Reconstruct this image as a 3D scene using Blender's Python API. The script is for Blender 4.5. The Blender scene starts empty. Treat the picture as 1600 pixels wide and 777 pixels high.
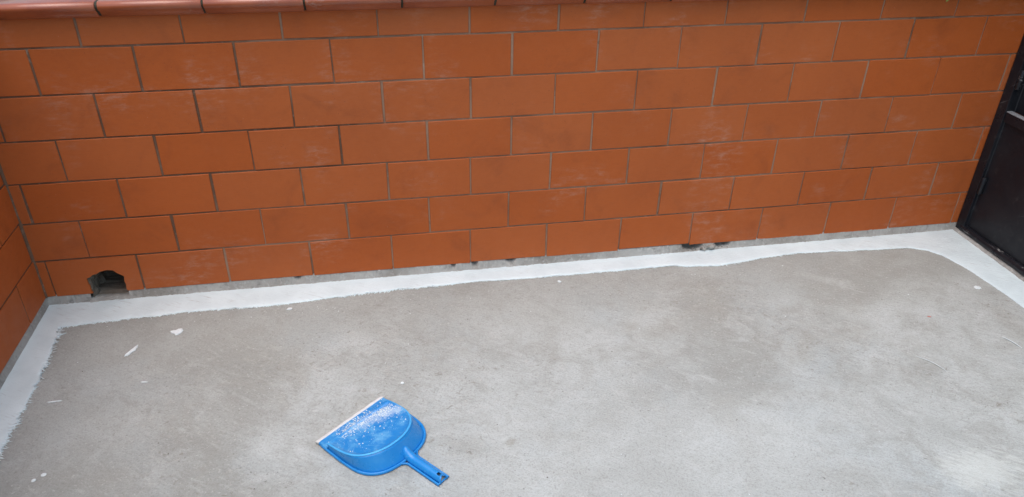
import bpy, bmesh, math, random
from mathutils import Vector, Matrix, noise as mnoise

rnd = random.Random(11)
scene = bpy.context.scene
C = scene.collection
R = math.radians

# ------------------------------------------------------------------ camera
cam_data = bpy.data.cameras.new('camera')
cam = bpy.data.objects.new('camera', cam_data)
C.objects.link(cam)
cx_, cy_, cz_ = (0.98401, -0.177524, 0.014493), (-0.078739, -0.506543, -0.858612), (0.159766, 0.843741, -0.512421)
m = Matrix(((cx_[0], -cy_[0], -cz_[0]), (cx_[1], -cy_[1], -cz_[1]), (cx_[2], -cy_[2], -cz_[2]))).to_4x4()
m.translation = (1.1241, -2.4081, 1.5387)
cam.matrix_world = m
cam_data.sensor_width = 36
cam_data.lens = 27.0
cam_data.clip_start = 0.02
cam_data.clip_end = 1000
scene.camera = cam

# ------------------------------------------------------------------ sky, sun, exposure
SUN_EL, SUN_AZ = 75.0, 214.0          # azimuth measured clockwise from +Y
world = bpy.data.worlds.new('World')
scene.world = world
world.use_nodes = True
wn, wl = world.node_tree.nodes, world.node_tree.links
wn.clear()
sky = wn.new('ShaderNodeTexSky')
sky.sky_type = 'NISHITA'
sky.sun_disc = False
sky.sun_elevation = R(SUN_EL)
sky.sun_rotation = R(SUN_AZ)
sky.air_density = 1.0
sky.dust_density = 3.5
sky.ozone_density = 1.0
hs = wn.new('ShaderNodeHueSaturation')
hs.inputs['Saturation'].default_value = 1.05
hs.inputs['Hue'].default_value = 0.475
bg = wn.new('ShaderNodeBackground')
bg.inputs['Strength'].default_value = 0.15
wo = wn.new('ShaderNodeOutputWorld')
wl.new(sky.outputs[0], hs.inputs['Color'])
wl.new(hs.outputs[0], bg.inputs['Color'])
wl.new(bg.outputs[0], wo.inputs['Surface'])

sd = bpy.data.lights.new('sun', 'SUN')
sd.energy = 1.3
sd.angle = R(60)
sd.color = (1.0, 1.0, 0.985)
sun = bpy.data.objects.new('sun', sd)
C.objects.link(sun)
sdir = Vector((math.sin(R(SUN_AZ)) * math.cos(R(SUN_EL)), math.cos(R(SUN_AZ)) * math.cos(R(SUN_EL)), math.sin(R(SUN_EL))))
sun.rotation_euler = sdir.to_track_quat('Z', 'Y').to_euler()
sun.location = sdir * 20

vs = scene.view_settings
vs.view_transform = 'Standard'
vs.look = 'None'
vs.exposure = 0.38
vs.gamma = 1.0
vs.use_curve_mapping = False

# ------------------------------------------------------------------ helpers
def link(o):
    C.objects.link(o)
    return o

def tag(o, label=None, cat=None, group=None, kind=None):
    if label: o['label'] = label
    if cat: o['category'] = cat
    if group: o['group'] = group
    if kind: o['kind'] = kind
    return o

def empty(name, loc=(0, 0, 0), label=None, cat=None, group=None, kind=None):
    o = bpy.data.objects.new(name, None)
    o.empty_display_size = 0.1
    o.location = loc
    return tag(link(o), label, cat, group, kind)

def obj(name, bm, mat, parent=None, smooth=False):
    me = bpy.data.meshes.new(name)
    bmesh.ops.recalc_face_normals(bm, faces=bm.faces)
    bm.to_mesh(me)
    bm.free()
    me.materials.append(mat)
    if smooth:
        for p in me.polygons: p.use_smooth = True
    o = link(bpy.data.objects.new(name, me))
    if parent:
        o.parent = parent
        o.location = -Vector(parent.location)
        # parts are modelled in world coordinates: undo the offset of every ancestor
        g = parent.parent
        while g:
            o.location -= Vector(g.location)
            g = g.parent
    return o

def box(bm, x0, x1, y0, y1, z0, z1):
    v = [bm.verts.new(p) for p in ((x0, y0, z0), (x1, y0, z0), (x1, y1, z0), (x0, y1, z0), (x0, y0, z1), (x1, y0, z1), (x1, y1, z1), (x0, y1, z1))]
    for f in ((0, 3, 2, 1), (4, 5, 6, 7), (0, 1, 5, 4), (1, 2, 6, 5), (2, 3, 7, 6), (3, 0, 4, 7)):
        bm.faces.new([v[i] for i in f])
    return v

def bevel(bm, w, seg=2):
    bmesh.ops.bevel(bm, geom=list(bm.edges), offset=w, segments=seg, affect='EDGES', profile=0.6)

def bbox(x0, x1, y0, y1, z0, z1, bw=0.002, seg=2):
    bm = bmesh.new()
    box(bm, x0, x1, y0, y1, z0, z1)
    if bw: bevel(bm, bw, seg)
    return bm

def sheet(bm, rows):
    """rows: list of equally long lists of points, joined into quads"""
    vv = [[bm.verts.new(p) for p in r] for r in rows]
    for i in range(len(vv) - 1):
        for j in range(len(vv[i]) - 1):
            bm.faces.new((vv[i][j], vv[i][j + 1], vv[i + 1][j + 1], vv[i + 1][j]))
    return vv

def n3(x, y, z=0.0):
    return mnoise.noise(Vector((x, y, z)))

# ------------------------------------------------------------------ materials
class NT:
    def __init__(self, name):
        self.m = bpy.data.materials.new(name)
        self.m.use_nodes = True
        self.n, self.l = self.m.node_tree.nodes, self.m.node_tree.links
        self.b = self.n['Principled BSDF']
        self.tc = self.n.new('ShaderNodeTexCoord')
        self.geo = self.n.new('ShaderNodeNewGeometry')
    def set(self, k, v):
        s = self.b.inputs[k]
        if hasattr(v, 'is_linked') or isinstance(v, bpy.types.NodeSocket): self.l.new(v, s)
        else: s.default_value = v
    def inp(self, node, key, v):
        if isinstance(v, bpy.types.NodeSocket): self.l.new(v, node.inputs[key])
        else: node.inputs[key].default_value = v
    def pos(self): return self.geo.outputs['Position']
    def mapping(self, vec, scale=(1, 1, 1), rot=(0, 0, 0), loc=(0, 0, 0)):
        n = self.n.new('ShaderNodeMapping')
        self.l.new(vec, n.inputs['Vector'])
        n.inputs['Scale'].default_value = scale
        n.inputs['Rotation'].default_value = rot
        n.inputs['Location'].default_value = loc
        return n.outputs[0]
    def noise(self, vec, scale, detail=4, rough=0.55, dist=0.0):
        n = self.n.new('ShaderNodeTexNoise')
        self.l.new(vec, n.inputs['Vector'])
        n.inputs['Scale'].default_value = scale
        n.inputs['Detail'].default_value = detail
        n.inputs['Roughness'].default_value = rough
        n.inputs['Distortion'].default_value = dist
        return n.outputs['Fac']
    def ramp(self, fac, p0, p1, c0=0.0, c1=1.0):
        n = self.n.new('ShaderNodeMapRange')
        n.interpolation_type = 'SMOOTHSTEP'
        self.l.new(fac, n.inputs['Value'])
        n.inputs['From Min'].default_value = p0
        n.inputs['From Max'].default_value = p1
        n.inputs['To Min'].default_value = c0
        n.inputs['To Max'].default_value = c1
        return n.outputs[0]
    def mix(self, fac, a, b, mode='MIX'):
        n = self.n.new('ShaderNodeMix')
        n.data_type = 'RGBA'
        n.blend_type = mode
        for s, v in (('Factor', fac), ('A', a), ('B', b)):
            k = next(i for i in n.inputs if i.name == s and (i.type == 'VALUE' if s == 'Factor' else i.type == 'RGBA'))
            if isinstance(v, bpy.types.NodeSocket): self.l.new(v, k)
            else: k.default_value = v if s == 'Factor' else (*v, 1)
        return next(o for o in n.outputs if o.type == 'RGBA')
    def math(self, op, a, b=0.0, c=None):
        n = self.n.new('ShaderNodeMath')
        n.operation = op
        self.inp(n, 0, a); self.inp(n, 1, b)
        if c is not None: self.inp(n, 2, c)
        return n.outputs[0]
    def rand(self):
        return self.n.new('ShaderNodeObjectInfo').outputs['Random']
    def hsv(self, col, h=0.5, s=1.0, v=1.0):
        n = self.n.new('ShaderNodeHueSaturation')
        self.inp(n, 'Color', col); self.inp(n, 'Hue', h); self.inp(n, 'Saturation', s); self.inp(n, 'Value', v)
        return n.outputs[0]
    def bump(self, h, strength, dist):
        n = self.n.new('ShaderNodeBump')
        self.l.new(h, n.inputs['Height'])
        n.inputs['Strength'].default_value = strength
        n.inputs['Distance'].default_value = dist
        self.l.new(n.outputs[0], self.b.inputs['Normal'])
    def blob(self, x, y, r, squash=1.0, rot=0.0):
        """soft round mask on the floor round a world point: 0 at its centre, 1 at radius r"""
        v = self.mapping(self.pos(), (1, 1, 1), (0, 0, 0), (-x, -y, 0))
        v = self.mapping(v, (1 / r, 1 / (r * squash), 0), (0, 0, rot))
        n = self.n.new('ShaderNodeVectorMath'); n.operation = 'LENGTH'
        self.l.new(v, n.inputs[0])
        return n.outputs['Value']

def mat_tile():
    t = NT('terracotta_tile')
    p = t.pos()
    col = t.mix(t.ramp(t.noise(p, 3.0, 4), 0.3, 0.7), (0.450, 0.104, 0.020), (0.412, 0.093, 0.018))
    col = t.mix(t.ramp(t.noise(p, 60, 6, 0.7), 0.35, 0.75, 0, 0.35), col, (0.47, 0.118, 0.027))
    st = t.noise(t.mapping(p, (30, 30, 260)), 1.0, 3)          # drawn clay grain
    col = t.mix(t.ramp(st, 0.45, 0.75, 0, 0.18), col, (0.28, 0.075, 0.028))
    # pale lime bloom and mortar smears
    bl = t.math('MULTIPLY', t.ramp(t.noise(p, 3.6, 5, 0.6), 0.50, 0.70), t.ramp(t.noise(t.mapping(p, (16, 16, 50)), 1.0, 7, 0.75), 0.44, 0.70))
    col = t.mix(t.math('MULTIPLY', bl, 0.40), col, (0.52, 0.36, 0.28))
    sp = t.ramp(t.noise(p, 210, 2), 0.73, 0.77, 0, 0.5)
    col = t.mix(t.math('MULTIPLY', sp, t.ramp(t.noise(p, 6, 2), 0.5, 0.65)), col, (0.6, 0.5, 0.42))
    # dark firing marks and damp dirt
    col = t.mix(t.ramp(t.noise(t.mapping(p, loc=(4, 2, 9)), 7, 6, 0.65, 0.6), 0.50, 0.76, 0, 0.40), col, (0.25, 0.060, 0.018))
    pit = t.ramp(t.noise(p, 170, 3, 0.6), 0.66, 0.72)
    col = t.mix(t.math('MULTIPLY', pit, 0.55), col, (0.17, 0.05, 0.022))
    r = t.rand()
    col = t.hsv(col, t.math('MULTIPLY_ADD', r, 0.002, 0.499), t.math('MULTIPLY_ADD', r, -0.025, 1.01), t.math('MULTIPLY_ADD', t.math('FRACT', t.math('MULTIPLY', r, 7.31)), 0.05, 0.975))
    t.set('Base Color', col)
    t.set('Roughness', t.ramp(t.noise(p, 25, 4), 0.2, 0.8, 0.55, 0.75))
    t.set('Specular IOR Level', 0.35)
    t.bump(t.math('SUBTRACT', t.math('ADD', t.math('MULTIPLY', st, 0.5), t.math('MULTIPLY', t.noise(p, 14, 4), 2.5)), pit), 0.35, 0.0012)
    return t.m

def mat_coping():
    t = NT('glazed_coping_tile')
    p = t.pos()
    col = t.mix(t.ramp(t.noise(p, 14, 5), 0.35, 0.7), (0.36, 0.090, 0.032), (0.29, 0.066, 0.026))
    w = t.math('MULTIPLY', t.ramp(t.noise(p, 9, 4), 0.58, 0.72), t.ramp(t.noise(p, 90, 4), 0.45, 0.7))
    col = t.mix(t.math('MULTIPLY', w, 0.35), col, (0.5, 0.36, 0.30))
    t.set('Base Color', col)
    t.set('Roughness', t.ramp(t.noise(p, 40, 3), 0.2, 0.8, 0.34, 0.50))
    t.set('Coat Weight', 0.5)
    t.set('Coat IOR', 1.65)
    t.set('Coat Roughness', 0.10)
    t.bump(t.noise(p, 120, 3), 0.15, 0.0006)
    return t.m

def mat_mortar(name, a, b, c, k=0.5):
    t = NT(name)
    p = t.pos()
    col = t.mix(t.ramp(t.noise(p, 5, 4), 0.35, 0.68), a, b)
    col = t.mix(t.ramp(t.noise(p, 70, 5, 0.7), 0.5, 0.75, 0, k), col, c)
    col = t.mix(t.ramp(t.noise(p, 34, 6, 0.72, 0.5), 0.53, 0.68, 0, 0.5), col, tuple(x * .55 for x in b))
    t.set('Base Color', col)
    t.set('Roughness', 0.92)
    t.set('Specular IOR Level', 0.2)
    t.bump(t.noise(p, 120, 6, 0.72), 0.8, 0.004)
    return t.m

def mat_grout():
    t = NT('tile_grout')
    p = t.pos()
    n = t.noise(p, 2.6, 5, 0.6)
    sx = t.n.new('ShaderNodeSeparateXYZ')
    t.l.new(p, sx.inputs[0])
    # darker and browner towards the corner, paler further along
    k = t.math('ADD', n, t.ramp(sx.outputs['X'], 0.2, 1.7, -0.10, 0.06))
    col = t.mix(t.ramp(k, 0.36, 0.60), (0.155, 0.088, 0.056), (0.34, 0.210, 0.140))
    col = t.mix(t.ramp(t.noise(p, 26, 5, 0.7), 0.54, 0.74, 0, 0.55), col, (0.44, 0.33, 0.25))
    col = t.mix(t.ramp(t.noise(p, 40, 4, 0.7), 0.60, 0.74, 0, 0.6), col, (0.11, 0.07, 0.05))
    t.set('Base Color', col)
    t.set('Roughness', 0.93)
    t.set('Specular IOR Level', 0.2)
    t.bump(t.noise(p, 260, 4, 0.7), 0.5, 0.0012)
    return t.m

def mat_floor():
    t = NT('bare_concrete')
    p = t.pos()
    big = t.noise(p, 1.7, 7, 0.58, 0.6)
    col = t.mix(t.ramp(big, 0.38, 0.62), (0.318, 0.326, 0.304), (0.465, 0.488, 0.474))
    col = t.mix(t.ramp(t.noise(t.mapping(p, loc=(3.1, 7.7, 0)), 2.6, 5, 0.55, 0.4), 0.48, 0.70, 0, 0.75), col, (0.400, 0.435, 0.436))
    col = t.mix(t.ramp(t.noise(t.mapping(p, loc=(9.3, 1.2, 0)), 4.2, 6, 0.65, 0.5), 0.50, 0.72, 0, 0.65), col, (0.338, 0.334, 0.300))
    # cloudy laitance and worn paste at hand size
    col = t.mix(t.ramp(t.noise(t.mapping(p, loc=(1.3, 4.2, 0)), 9, 8, 0.70, 0.8), 0.45, 0.68, 0, 0.65), col, (0.305, 0.305, 0.280))
    col = t.mix(t.ramp(t.noise(t.mapping(p, loc=(5.3, 2.2, 0)), 6, 8, 0.68, 0.8), 0.52, 0.72, 0, 0.65), col, (0.50, 0.52, 0.51))
    # pale scuffs, swept one way
    sw = t.mapping(t.mapping(p, rot=(0, 0, R(40))), (7, 34, 1))
    col = t.mix(t.ramp(t.noise(sw, 1.0, 7, 0.70, 0.4), 0.52, 0.76, 0, 0.55), col, (0.52, 0.535, 0.52))
    sw2 = t.mapping(t.mapping(p, rot=(0, 0, R(33))), (34, 130, 1))
    f2 = t.noise(sw2, 1.0, 6, 0.70, 0.5)
    col = t.mix(t.ramp(f2, 0.50, 0.74, 0, 0.50), col, (0.25, 0.248, 0.225))
    col = t.mix(t.ramp(f2, 0.46, 0.26, 0, 0.45), col, (0.54, 0.55, 0.535))
    # flaky rough areas: small scabs with dark rims, where the paste has come away
    rough_area = t.ramp(t.noise(t.mapping(p, loc=(2.2, 3.9, 0)), 2.1, 4, 0.6, 0.5), 0.44, 0.62)
    near = t.ramp(t.math('ADD', t.blob(0.98, -0.40, 0.55, 0.6, R(25)), t.math('MULTIPLY', t.math('SUBTRACT', t.noise(p, 6, 5, 0.6), 0.5), 1.2)), 0.3, 1.0, 1.0, 0.0)
    rough_area = t.math('MAXIMUM', rough_area, near)
    fl = t.noise(t.mapping(p, (1, 1.3, 1)), 42, 6, 0.72, 0.9)
    col = t.mix(t.math('MULTIPLY', t.ramp(fl, 0.57, 0.66), t.math('MULTIPLY', rough_area, 0.75)), col, (0.225, 0.205, 0.168))
    col = t.mix(t.math('MULTIPLY', t.ramp(fl, 0.44, 0.36), t.math('MULTIPLY', rough_area, 0.45)), col, (0.50, 0.48, 0.44))
    # darker tone along the foot of the walls, paler area further out
    sx = t.n.new('ShaderNodeSeparateXYZ')
    t.l.new(p, sx.inputs[0])
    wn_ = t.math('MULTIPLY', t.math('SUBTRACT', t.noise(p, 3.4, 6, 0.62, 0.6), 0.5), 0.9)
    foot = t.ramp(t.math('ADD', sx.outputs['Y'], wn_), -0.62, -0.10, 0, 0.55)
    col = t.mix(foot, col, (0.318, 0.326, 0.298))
    side = t.ramp(t.math('ADD', sx.outputs['X'], wn_), 0.75, 0.05, 0, 0.35)
    col = t.mix(side, col, (0.328, 0.342, 0.322))
    pale_tone = t.math('ADD', t.blob(1.75, -1.05, 0.85, 0.55, R(-8)), t.math('MULTIPLY', wn_, 1.6))
    col = t.mix(t.ramp(pale_tone, 0.25, 1.05, 0.50, 0.0), col, (0.505, 0.522, 0.505))
    # grit and pits
    gr = t.noise(p, 200, 4, 0.75)
    col = t.mix(t.ramp(gr, 0.46, 0.66, 0, 0.45), col, (0.23, 0.225, 0.205))
    col = t.mix(t.ramp(t.noise(p, 120, 3, 0.6), 0.60, 0.72, 0, 0.5), col, (0.55, 0.55, 0.53))
    pit = t.ramp(t.noise(p, 75, 3, 0.6), 0.68, 0.72)
    col = t.mix(t.math('MULTIPLY', pit, 0.6), col, (0.17, 0.16, 0.14))
    # spots of their own: chalky lime patch, brown stains
    ch = t.math('ADD', t.blob(2.645, -1.20, 0.14, 0.6, R(20)), t.math('MULTIPLY', t.math('SUBTRACT', t.noise(sw, 2.6, 8, 0.75, 0.6), 0.5), 3.6))
    col = t.mix(t.ramp(ch, 0.30, 1.1, 0.45, 0.0), col, (0.62, 0.65, 0.61))
    for (bx, by, br, k) in ((1.42, -0.895, 0.022, .5), (1.90, -0.43, 0.05, .2), (1.22, -0.50, 0.03, .2)):
        d = t.math('ADD', t.blob(bx, by, br, 0.8), t.math('MULTIPLY', t.math('SUBTRACT', t.noise(p, 60, 5, 0.7), 0.5), 2.4))
        col = t.mix(t.ramp(d, 0.2, 1.1, k, 0.0), col, (0.25, 0.225, 0.18))
    t.set('Base Color', col)
    t.set('Roughness', t.ramp(big, 0.3, 0.7, 0.75, 0.9))
    t.set('Specular IOR Level', 0.35)
    h = t.math('ADD', t.math('MULTIPLY', gr, 1.2), t.math('MULTIPLY', f2, 1.6))
    h = t.math('ADD', h, t.math('MULTIPLY', t.math('MULTIPLY', fl, rough_area), -2.5))
    h = t.math('SUBTRACT', h, t.math('MULTIPLY', pit, 1.2))
    t.bump(h, 0.55, 0.0024)
    return t.m

def mat_paint():
    t = NT('white_brushed_sealer')
    p = t.pos()
    s = t.noise(t.mapping(t.mapping(p, rot=(0, 0, R(30))), (16, 150, 60)), 1.0, 5, 0.65, 0.3)
    s2 = t.noise(t.mapping(t.mapping(p, rot=(0, 0, R(8))), (20, 190, 60)), 1.0, 4, 0.65, 0.3)
    col = t.mix(t.ramp(t.noise(p, 9, 5), 0.3, 0.75), (0.700, 0.800, 0.822), (0.610, 0.705, 0.728))
    # thin dry-brushed places let the grey through
    thin = t.math('MULTIPLY', t.ramp(s, 0.54, 0.72), t.ramp(t.noise(p, 7, 5, 0.6), 0.46, 0.66))
    col = t.mix(t.math('MULTIPLY', thin, 0.85), col, (0.44, 0.46, 0.45))
    col = t.mix(t.ramp(t.noise(p, 85, 4, 0.7), 0.62, 0.76, 0, 0.5), col, (0.45, 0.46, 0.45))
    t.set('Base Color', col)
    t.set('Roughness', 0.5)
    h = t.math('ADD', t.math('ADD', s, t.math('MULTIPLY', s2, 0.6)), t.math('MULTIPLY', t.noise(p, 70, 5, 0.65), 0.9))
    t.bump(h, 0.55, 0.0030)
    return t.m

def mat_black_metal(name='black_gloss_paint', rough=0.34, pale_tone=0.25, scuff=0.0):
    t = NT(name)
    p = t.pos()
    col = t.mix(t.ramp(t.noise(p, 8, 5), 0.4, 0.75), (0.010, 0.011, 0.015), (0.017, 0.018, 0.022))
    sc = t.ramp(t.noise(t.mapping(t.mapping(p, rot=(R(35), 0, 0)), (1, 8, 260)), 1.0, 2, 0.5), 0.70, 0.735)
    sc = t.math('MULTIPLY', sc, t.ramp(t.noise(p, 4, 2), 0.5, 0.6, 0, 0.5))
    col = t.mix(sc, col, (0.25, 0.25, 0.25))
    col = t.mix(t.ramp(t.noise(p, 30, 6, 0.7), 0.55, 0.8, 0, pale_tone), col, (0.16, 0.15, 0.14))  # thin dust on the black paint
    if scuff:
        col = t.mix(t.ramp(t.noise(t.mapping(p, (40, 14, 60)), 1.0, 5, 0.65), 0.55, 0.66, 0, scuff), col, (0.42, 0.41, 0.39))
    t.set('Base Color', col)
    t.set('Roughness', t.ramp(t.noise(p, 18, 4), 0.3, 0.7, rough - 0.08, rough + 0.12))
    t.set('Specular IOR Level', 0.3)
    t.bump(t.noise(p, 45, 4), 0.15, 0.002)
    return t.m

def mat_plastic(name, col, rough=0.38, dust_light=0.25, film=None):
    t = NT(name)
    p = t.pos()
    c = t.mix(t.ramp(t.noise(p, 26, 5, 0.65), 0.42, 0.75, 0, dust_light), col, (0.18, 0.50, 0.78))  # pale blue mixed in for dust and for sky light
    sc = t.ramp(t.noise(t.mapping(t.mapping(p, rot=(0, 0, R(20))), (30, 300, 60)), 1.0, 3), 0.62, 0.72, 0, dust_light)
    c = t.mix(sc, c, (0.20, 0.48, 0.74))
    if film:                                    # fine white dust lying in drifts
        for (fx, fy, fr, k) in film:
            d = t.math('ADD', t.blob(fx, fy, fr, 0.6, R(-40)), t.math('MULTIPLY', t.math('SUBTRACT', t.noise(p, 90, 7, 0.8, 0.4), 0.5), 3.2))
            c = t.mix(t.ramp(d, 0.25, 1.0, k, 0.0), c, (0.62, 0.72, 0.80))
    t.set('Base Color', c)
    t.set('Roughness', t.ramp(t.noise(p, 60, 4), 0.3, 0.7, rough - 0.05, rough + 0.15))
    t.bump(t.noise(p, 240, 3), 0.1, 0.0006)
    return t.m

def mat_plain(name, a, b, scale=40, rough=0.7, bump=0.3):
    t = NT(name)
    p = t.pos()
    t.set('Base Color', t.mix(t.ramp(t.noise(p, scale, 4, 0.6), 0.35, 0.7), a, b))
    t.set('Roughness', rough)
    t.bump(t.noise(p, scale * 5, 3), bump, 0.001)
    return t.m

def mat_leaf():
    t = NT('weed_leaf')
    t.set('Base Color', t.mix(t.ramp(t.noise(t.pos(), 60, 3), 0.4, 0.65), (0.10, 0.14, 0.025), (0.22, 0.24, 0.04)))
    t.set('Roughness', 0.5)
    return t.m

M = dict(
    tile=mat_tile(), coping=mat_coping(),
    grout=mat_grout(),
    joint=mat_mortar('dark_coping_joint', (0.060, 0.055, 0.042), (0.04, 0.045, 0.030), (0.10, 0.09, 0.07)),
    mortar=mat_mortar('grey_base_mortar', (0.40, 0.395, 0.37), (0.26, 0.245, 0.22), (0.55, 0.55, 0.53), 0.6),
    hole_dirt_shade=mat_mortar('dirty_shaded_hole_mortar', (0.28, 0.23, 0.18), (0.12, 0.092, 0.070), (0.38, 0.34, 0.29), 0.5),  # dirty brown mortar, darkened to deepen the shade inside the hole
    floor=mat_floor(), paint=mat_paint(),
    black=mat_black_metal(), panel=mat_black_metal('black_sheet_metal', 0.42, 0.18),
    scuffed=mat_black_metal('scuffed_black_rail', 0.30, 0.3, 0.55),
    sky_sheen=mat_plain('painted_sky_sheen', (0.27, 0.29, 0.31), (0.19, 0.20, 0.21), 60, 0.42, 0.15),  # grey that stands for sky reflected on the rail top
    blue=mat_plastic('blue_plastic', (0.010, 0.225, 0.600), 0.30, 0.12),
    bluedustlit=mat_plastic('dusty_sky_lit_blue_plastic', (0.010, 0.225, 0.600), 0.34, 0.75, ((1.093, -0.752, 0.055, .55), (1.045, -0.770, 0.060, .40), (1.00, -0.79, 0.05, .25))),  # white dust drifts, plus paler blue for sky light on the top
    bluelit=mat_plastic('highlight_blue_plastic', (0.060, 0.40, 0.80), 0.36, 0.35),  # paler copy of the blue, carries the bead's sky highlight
    rubber=mat_plain('dusty_grey_rubber', (0.70, 0.71, 0.70), (0.60, 0.60, 0.59), 60, 0.8),
    chip=mat_plain('dried_white_paint', (0.74, 0.80, 0.81), (0.67, 0.71, 0.72), 200, 0.6),
    grit=mat_plain('dark_grit', (0.13, 0.115, 0.10), (0.20, 0.175, 0.15), 90, 0.9),
    red=mat_plain('red_scrap', (0.55, 0.22, 0.19), (0.5, 0.26, 0.22), 90, 0.6),
    leaf=mat_leaf(),
    ground=mat_mortar('outside_ground_cement', (0.30, 0.29, 0.28), (0.24, 0.235, 0.225), (0.36, 0.35, 0.33)),
)

# ------------------------------------------------------------------ dimensions
MOD, H = 0.285, 0.1415            # tile module along and up the wall
GAP = 0.0058                      # joint width
TILE_T = 0.0075
Z_L1 = 0.171                      # lowest full joint line above the floor
Z_BOT = 0.031                     # cut lower edge of the bottom course
Z_COP = 0.967                     # underside of the coping
XL = -0.033                       # face of the left wall
XG = 3.446                        # face of the gate post
WALL_T = 0.16

# ------------------------------------------------------------------ ground and floor
bm = bmesh.new()
sheet(bm, [[(-300, -300, -0.18), (300, -300, -0.18)], [(-300, 300, -0.18), (300, 300, -0.18)]])
tag(obj('ground', bm, M['ground']), kind='structure')

bm = bmesh.new()
nx, ny = 130, 120
rows = []
for j in range(ny + 1):
    y = -4.2 + (0.16 + 4.2) * j / ny
    row = []
    for i in range(nx + 1):
        x = -0.20 + 4.0 * i / nx
        z = 0.0016 * n3(x * 2.1, y * 2.1, 3) + 0.0007 * n3(x * 9, y * 9, 5) - 0.0016
        row.append((x, y, z))
    rows.append(row)
sheet(bm, rows)
floor = obj('floor', bm, M['floor'], smooth=True)
tag(floor, kind='structure')
bm = bmesh.new()
box(bm, -0.19, 3.79, -4.19, 0.15, -0.179, -0.012)
obj('slab', bm, M['floor'], floor)

# ------------------------------------------------------------------ tiled walls
def tile_bm(w, h, seed, notch=None):
    """one clay tile in its own plane: x along, z up, face at y=0 towards -y"""
    r = random.Random(seed)
    bm = bmesh.new()
    if notch is None:
        box(bm, 0, w, 0, TILE_T, 0, h)
        bmesh.ops.bevel(bm, geom=[e for e in bm.edges if all(v.co.y < 1e-5 for v in e.verts)], offset=0.0014, segments=1, affect='EDGES')
        j = 0.0011
        for v in bm.verts:
            s = Vector((math.floor(v.co.x / w * 2 + .5), 0, math.floor(v.co.z / h * 2 + .5)))
            rr = random.Random(hash((seed, s.x, s.z)))
            v.co.x += rr.uniform(-j, j); v.co.z += rr.uniform(-j, j)
            v.co.y += rr.uniform(-0.0003, 0.0003) if v.co.y < 0.004 else 0
    else:
        pts = [(0, 0)] + notch + [(w, 0), (w, h), (0, h)]
        f = bm.faces.new([bm.verts.new((x, 0, z)) for x, z in pts])
        g = bmesh.ops.extrude_face_region(bm, geom=[f])
        for v in g['geom']:
            if isinstance(v, bmesh.types.BMVert): v.co.y += TILE_T
        bmesh.ops.triangulate(bm, faces=[f for f in bm.faces if len(f.verts) > 4])
    bmesh.ops.recalc_face_normals(bm, faces=bm.faces)
    return bm

mesh_cache = {}
def tile_mesh(w, h, variant):
    k = (round(w, 3), round(h, 3), variant)
    if k not in mesh_cache:
        bm = tile_bm(w, h, sum(ord(c) for c in str(k)))
        me = bpy.data.meshes.new('tile')
        bm.to_mesh(me); bm.free()
        me.materials.append(M['tile'])
        mesh_cache[k] = me
    return mesh_cache[k]

HOLE = [(0.116, 0.004), (0.1155, 0.024), (0.1125, 0.040), (0.1130, 0.058), (0.1095, 0.070), (0.110, 0.092), (0.122, 0.0965), (0.133, 0.105), (0.147, 0.1075), (0.158, 0.1155), (0.184, 0.1195), (0.200, 0.1165),
        (0.209, 0.1055), (0.2295, 0.0895), (0.2260, 0.070), (0.2280, 0.056), (0.2255, 0.038), (0.2290, 0.022), (0.228, 0.004)]

def tile_wall(root, length, offs, place, rz, notch_tile=False, dz=0.0):
    """courses of tiles from u=0 to length; place(u, z, d) gives the spot, d outward jitter"""
    zs = [Z_BOT] + [Z_L1 + dz + k * H for k in range(6)] + [Z_COP + 0.004]
    for r in range(7):
        z0, z1 = zs[r] + (GAP / 2 if r else 0), zs[r + 1] - (GAP / 2 if r < 6 else 0)
        k = -1
        while True:
            u0, u1 = offs[r] + k * MOD, offs[r] + (k + 1) * MOD
            k += 1
            if u1 < 0.012: continue
            if u0 > length - 0.012: break
            ju = rnd.uniform(-0.0014, 0.0014)
            a = max(u0 + GAP / 2 + ju, 0.0025)
            b = min(u1 - GAP / 2 + ju, length)
            bot = z0 + (rnd.uniform(-0.003, 0.003) if r == 0 else rnd.uniform(-.0006, .0006))
            if notch_tile and r == 0 and a + XL < 0.15 < b + XL:
                n = [(HOLE[1][0] - XL - a, 0.0)] + [(x - XL - a, z - bot) for x, z in HOLE if z > 0.036] + [(HOLE[-2][0] - XL - a, 0.0)]
                me = bpy.data.meshes.new('tile')
                bmn = tile_bm(b - a, z1 - bot, 5, n)
                bmn.to_mesh(me); bmn.free()
                me.materials.append(M['tile'])
            else:
                me = tile_mesh(b - a, z1 - bot if r else round((z1 - bot) / 0.002) * 0.002, rnd.randrange(5) if b - a > 0.27 else 0)
            o = bpy.data.objects.new('tile', me)
            C.objects.link(o)
            o.parent = root
            o.location = Vector(place(a, z1 - (me.vertices and max(v.co.z for v in me.vertices)), rnd.uniform(0.0, 0.0012))) - Vector(root.location)
            o.rotation_euler = (rnd.uniform(-.003, .003), rnd.uniform(-.0015, .0015), rz + rnd.uniform(-.0022, .0022))

# coping: bull-nosed capping tiles, profile in (outward distance, height)
def cop_profile(g=0.0):
    p = [(0.205 - g, Z_COP + g), (0.205 - g, Z_COP + 0.046 - g), (0.02, Z_COP + 0.0475 - g)]
    # nosing: tight round over at the top, then the face falls back towards the wall
    cy, cz, rr = 0.026, Z_COP + 0.0335, 0.0140 - g
    for i in range(8):
        a = R(88 + 132 * i / 7)
        p.append((-cy + rr * 1.15 * math.cos(a), cz + rr * math.sin(a)))
    p += [(-0.0315 + g, Z_COP + 0.019), (-0.0225 + g, Z_COP + 0.009 + g), (-0.0165 + g, Z_COP + 0.001 + g), (-0.010, Z_COP - 0.0005 + g)]
    return p

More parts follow.
